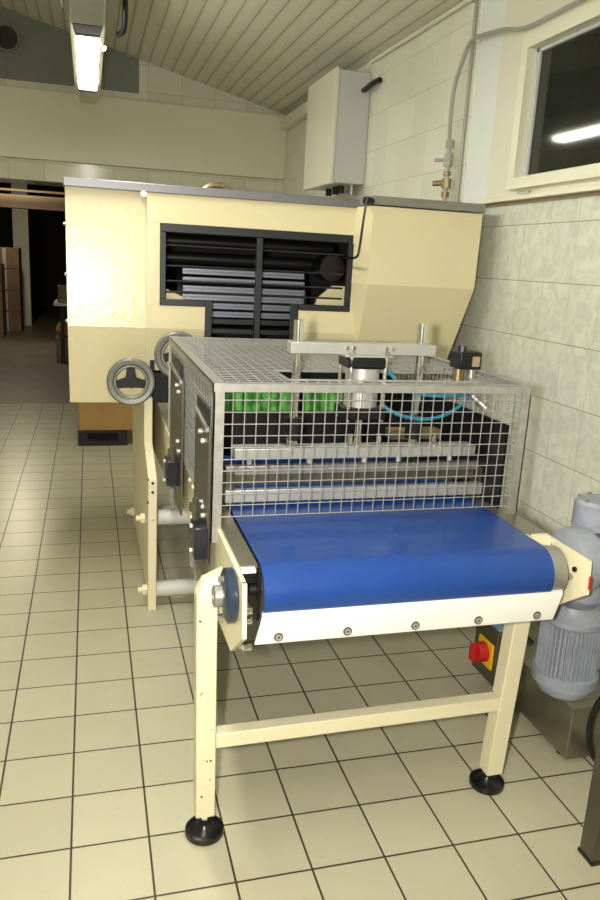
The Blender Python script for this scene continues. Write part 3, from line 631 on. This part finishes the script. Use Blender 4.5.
# black inner frame and green infeed curtain
MB().box(.60, 1.435, .62, .66, .925, 1.032).build('inner_housing', M['black'], C)
MB().box(1.430, 1.438, .16, 1.2, .835, 1.09).build('inner_side_panel', M['black'], C)
b = MB(); b.cyl((.66, .72, .90), (1.40, .72, .90), .035); b.build('infeed_roller', M['black'], C)
MB().box(.60, 1.44, 1.16, 1.18, .86, 1.09).build('rear_panel', M['black'], C)
b = MB()
for k in range(8): x = .715 + k * .031; b.cyl((x, .72, .99), (x, .72, 1.085), .0155, n=10)
for k in range(5): x = .985 + k * .031; b.cyl((x, .72, .99), (x, .72, 1.085), .0155, n=10)
b.build('green_curtain', M['green'], C)
# solenoid valve on the cage top
V = bpy.data.objects.new('air_valve', None); col.objects.link(V); V.parent = C
MB().box(1.325, 1.396, .285, .355, 1.232, 1.284).build('solenoid', M['black'], V, bevel=.004)
MB().box(1.364, 1.388, .283, .286, 1.242, 1.272).build('solenoid_label', M['brown_beam'], V)
MB().cyl((1.345, .32, 1.282), (1.345, .32, 1.30), .014, n=10).build('coil_nut', M['dark_blue'], V)
MB().cyl((1.34, .32, 1.19), (1.34, .32, 1.231), .018, n=14).build('brass_body', M['brass'], V)
MB().cyl((1.378, .31, 1.195), (1.378, .31, 1.231), .014, n=12).build('silencer', M['steel'], V)
MB().cyl((1.40, .34, 1.15), (1.44, .30, 1.11), .014, n=12).build('elbow_fitting', M['steel'], V)
MB().box(1.29, 1.42, .27, .37, 1.185, 1.192).build('valve_mount', M['steel'], V)
for nm, pts in (('air_hose', [(1.09, .33, 1.24), (1.11, .31, 1.22), (1.14, .30, 1.19), (1.20, .30, 1.16), (1.26, .30, 1.15), (1.33, .31, 1.15), (1.40, .33, 1.15)]),
                ('air_hose', [(1.085, .29, 1.13), (1.11, .28, 1.11), (1.15, .27, 1.095), (1.22, .27, 1.085), (1.30, .28, 1.10), (1.37, .30, 1.14)])):
    MB().tube(pts,   .0055, n=10).build(nm, M['hose'], C)
# --- gear motor on the right
GM = bpy.data.objects.new('gear_motor', None); col.objects.link(GM); GM.parent = C
mx, my = 1.588, -.050
b = MB()
n = 160; rings = []
prof_r = lambda i: .085 if (i % 4) < 2 else .074
vs = []; fs = []
for z in (.405, .565):
    for i in range(n):
        a_ = 2 * math.pi * i / n; r0 = prof_r(i); vs.append((mx + r0 * math.cos(a_), my + r0 * math.sin(a_), z))
fs = [(i, (i + 1) % n, n + (i + 1) % n, n + i) for i in range(n)] + [tuple(range(n))[::-1], tuple(range(n, 2 * n))]
b.add(vs, fs); b.build('finned_body', M['grey_blue'], GM, smooth=False)
b = MB(); b.lathe([(.05, 0), (.066, .006), (.074, .016), (.076, .030), (.084, .036), (.091, .040), (.092, .072), (.084, .076)], (mx, my, .338), (0, 0, 1), 36); b.build('fan_cover', M['grey_blue'], GM)
b = MB(); b.lathe([(.080, 0), (.086, .008), (.086, .022), (.072, .034), (.06, .06)], (mx, my, .562), (0, 0, 1), 36); b.build('motor_flange', M['grey_blue'], GM)
b = MB(); b.box(mx + .07, mx + .115, my - .045, my + .045, .42, .53); b.build('terminal_box', M['grey_blue'], GM, bevel=.008)
b = MB(); b.lathe([(.045, 0), (.06, .02), (.062, .2), (.05, .215)], (mx + .02, my, .62), (0, 0, 1), 32); b.build('gearbox_column', M['grey_blue'], GM)
b = MB(); b.lathe([(.06, 0), (.085, .01), (.092, .04), (.088, .07), (.06, .085)], (1.490, my - .045, .772), (1, 0, 0), 36); gb = b.build('gearbox', M['grey_blue'], GM)
for k in range(8):
    a_ = R(k * 45); MB().cyl((1.592, my - .055 + .07 * math.cos(a_), .772 + .07 * math.sin(a_)), (1.598, my - .055 + .07 * math.cos(a_), .772 + .07 * math.sin(a_)), .008, n=6).build('gearbox_bolt', M['rim_dark'], GM)
b = MB(); b.lathe([(.052, 0), (.06, .006), (.06, .075), (.052, .085)], (mx + .022, my + .0, .842), (0, 0, 1), 32); gt = b.build('input_cap', M['grey_blue'], GM)
for k in range(6):
    a_ = R(k * 60 + 20); MB().cyl((mx + .022 + .048 * math.cos(a_), my + .048 * math.sin(a_), .925), (mx + .022 + .048 * math.cos(a_), my + .048 * math.sin(a_), .932), .006, n=6).build('cap_bolt', M['rim_dark'], GM)
MB().cyl((1.480, RY, RZ), (1.51, RY, RZ), .028).build('output_shaft', M['steel_dark'], GM)
MB().tube([(1.495, .03, .52), (1.47, .02, .50), (1.50, .0, .47)], .012).build('motor_cable', M['rubber'], GM)

# ------------------------------------------------------------ stainless control box on the floor
S = thing('stainless_box', 'long low stainless steel box on the floor beside the tiled wall', 'box', (1.88, .3, 0))
MB().box(1.717, 2.02, .045, .60, .014, .197).build('box_body', M['stainless'], S, bevel=.003)
MB().box(1.712, 2.025, .040, .605, .197, .202).build('box_lid', M['stainless'], S, bevel=.001)
for x in (1.74, 1.98):
    for y in (.10, .55): MB().cyl((x, y, 0), (x, y, .015), .015, n=12).build('rubber_foot', M['rubber'], S)
SW = bpy.data.objects.new('switch_box', None); col.objects.link(SW); SW.parent = S
MB().box(1.645, 1.717, .40, .555, .07, .275).build('enclosure', M['steel_dark'], SW, bevel=.004)
MB().box(1.66, 1.71, .42, .53, .275, .279).build('top_label', M['label_blue'], SW)
MB().box(1.634, 1.645, .41, .51, .128, .226).build('switch_plate', M['yellow'], SW, bevel=.004)
b = MB(); b.cyl((1.634, .46, .18), (1.600, .46, .18), .038, .034, n=24); b.box(1.578, 1.600, .448, .472, .150, .212); b.build('rotary_knob', M['red'], SW, bevel=.002)
MB().tube([(1.86, -.02, .012), (1.80, -.02, .03), (1.748, -.02, .10), (1.735, -.02, .19), (1.755, -.02, .26), (1.80, -.02, .31), (1.86, .02, .33), (1.93, .10, .28), (1.95, .14, .215)], .011).build('black_cable_loop', M['rubber'], None, label='black cable looping over the end of the stainless floor box', category='cable')
# post at the right edge
T = thing('steel_stand', 'brown-grey steel stand whose leg stands at the lower right edge', 'stand', (1.7, -.4, 0))
for x, y in ((1.533, -.345), (1.85, -.345), (1.533, -.75), (1.85, -.75)):
    lg = MB().box(x, x + .045, y, y + .055, .008, .60).build('leg', M['steel_dark'], T, bevel=.002)
    MB().box(x - .003, x + .048, y - .003, y + .058, 0, .010).build('foot_plate', M['rubber'], lg)
MB().box(1.53, 1.90, -.76, -.285, .60, .63).build('stand_top', M['stainless'], T, bevel=.003)

# ------------------------------------------------------------ camera & light
cam = bpy.data.cameras.new('camera'); co = bpy.data.objects.new('camera', cam); col.objects.link(co)
F, yaw, pitch, roll = 749.7224, .2794, .2441, .0539
cam.sensor_fit = 'VERTICAL'; cam.sensor_height = 24; cam.lens = F / 900 * 24; cam.clip_end = 100
fw = Vector((math.sin(yaw) * math.cos(pitch), math.cos(yaw) * math.cos(pitch), -math.sin(pitch)))
rt = Vector((math.cos(yaw), -math.sin(yaw), 0)); up = rt.cross(fw)
r2 = rt * math.cos(roll) + up * math.sin(roll); u2 = -rt * math.sin(roll) + up * math.cos(roll)
mw = Matrix(((r2.x, u2.x, -fw.x, .2671), (r2.y, u2.y, -fw.y, -1.73), (r2.z, u2.z, -fw.z, 1.5151), (0, 0, 0, 1)))
co.matrix_world = mw
bpy.context.scene.camera = co
# the camera's own flash, to the left of the lens (camera held upright)
fl = bpy.data.lights.new('camera_flash', 'AREA'); fl.shape = 'RECTANGLE'; fl.size = .04; fl.size_y = .07; fl.energy = 40; fl.color = (1.0, .95, .84); fl.spread = R(150)
fo = bpy.data.objects.new('camera_flash', fl); col.objects.link(fo)
fo.matrix_world = Matrix.Translation(-r2 * .10 + u2 * .01 + fw * .03) @ mw
w = bpy.data.worlds.new('world'); bpy.context.scene.world = w; w.use_nodes = True
w.node_tree.nodes['Background'].inputs[0].default_value = (.01, .01, .008, 1)
vs_ = bpy.context.scene.view_settings
bpy.context.scene.display_settings.display_device = 'sRGB'
vs_.view_transform = 'Standard'; vs_.look = 'None'; vs_.gamma = 1; vs_.use_curve_mapping = False; vs_.exposure = -.07
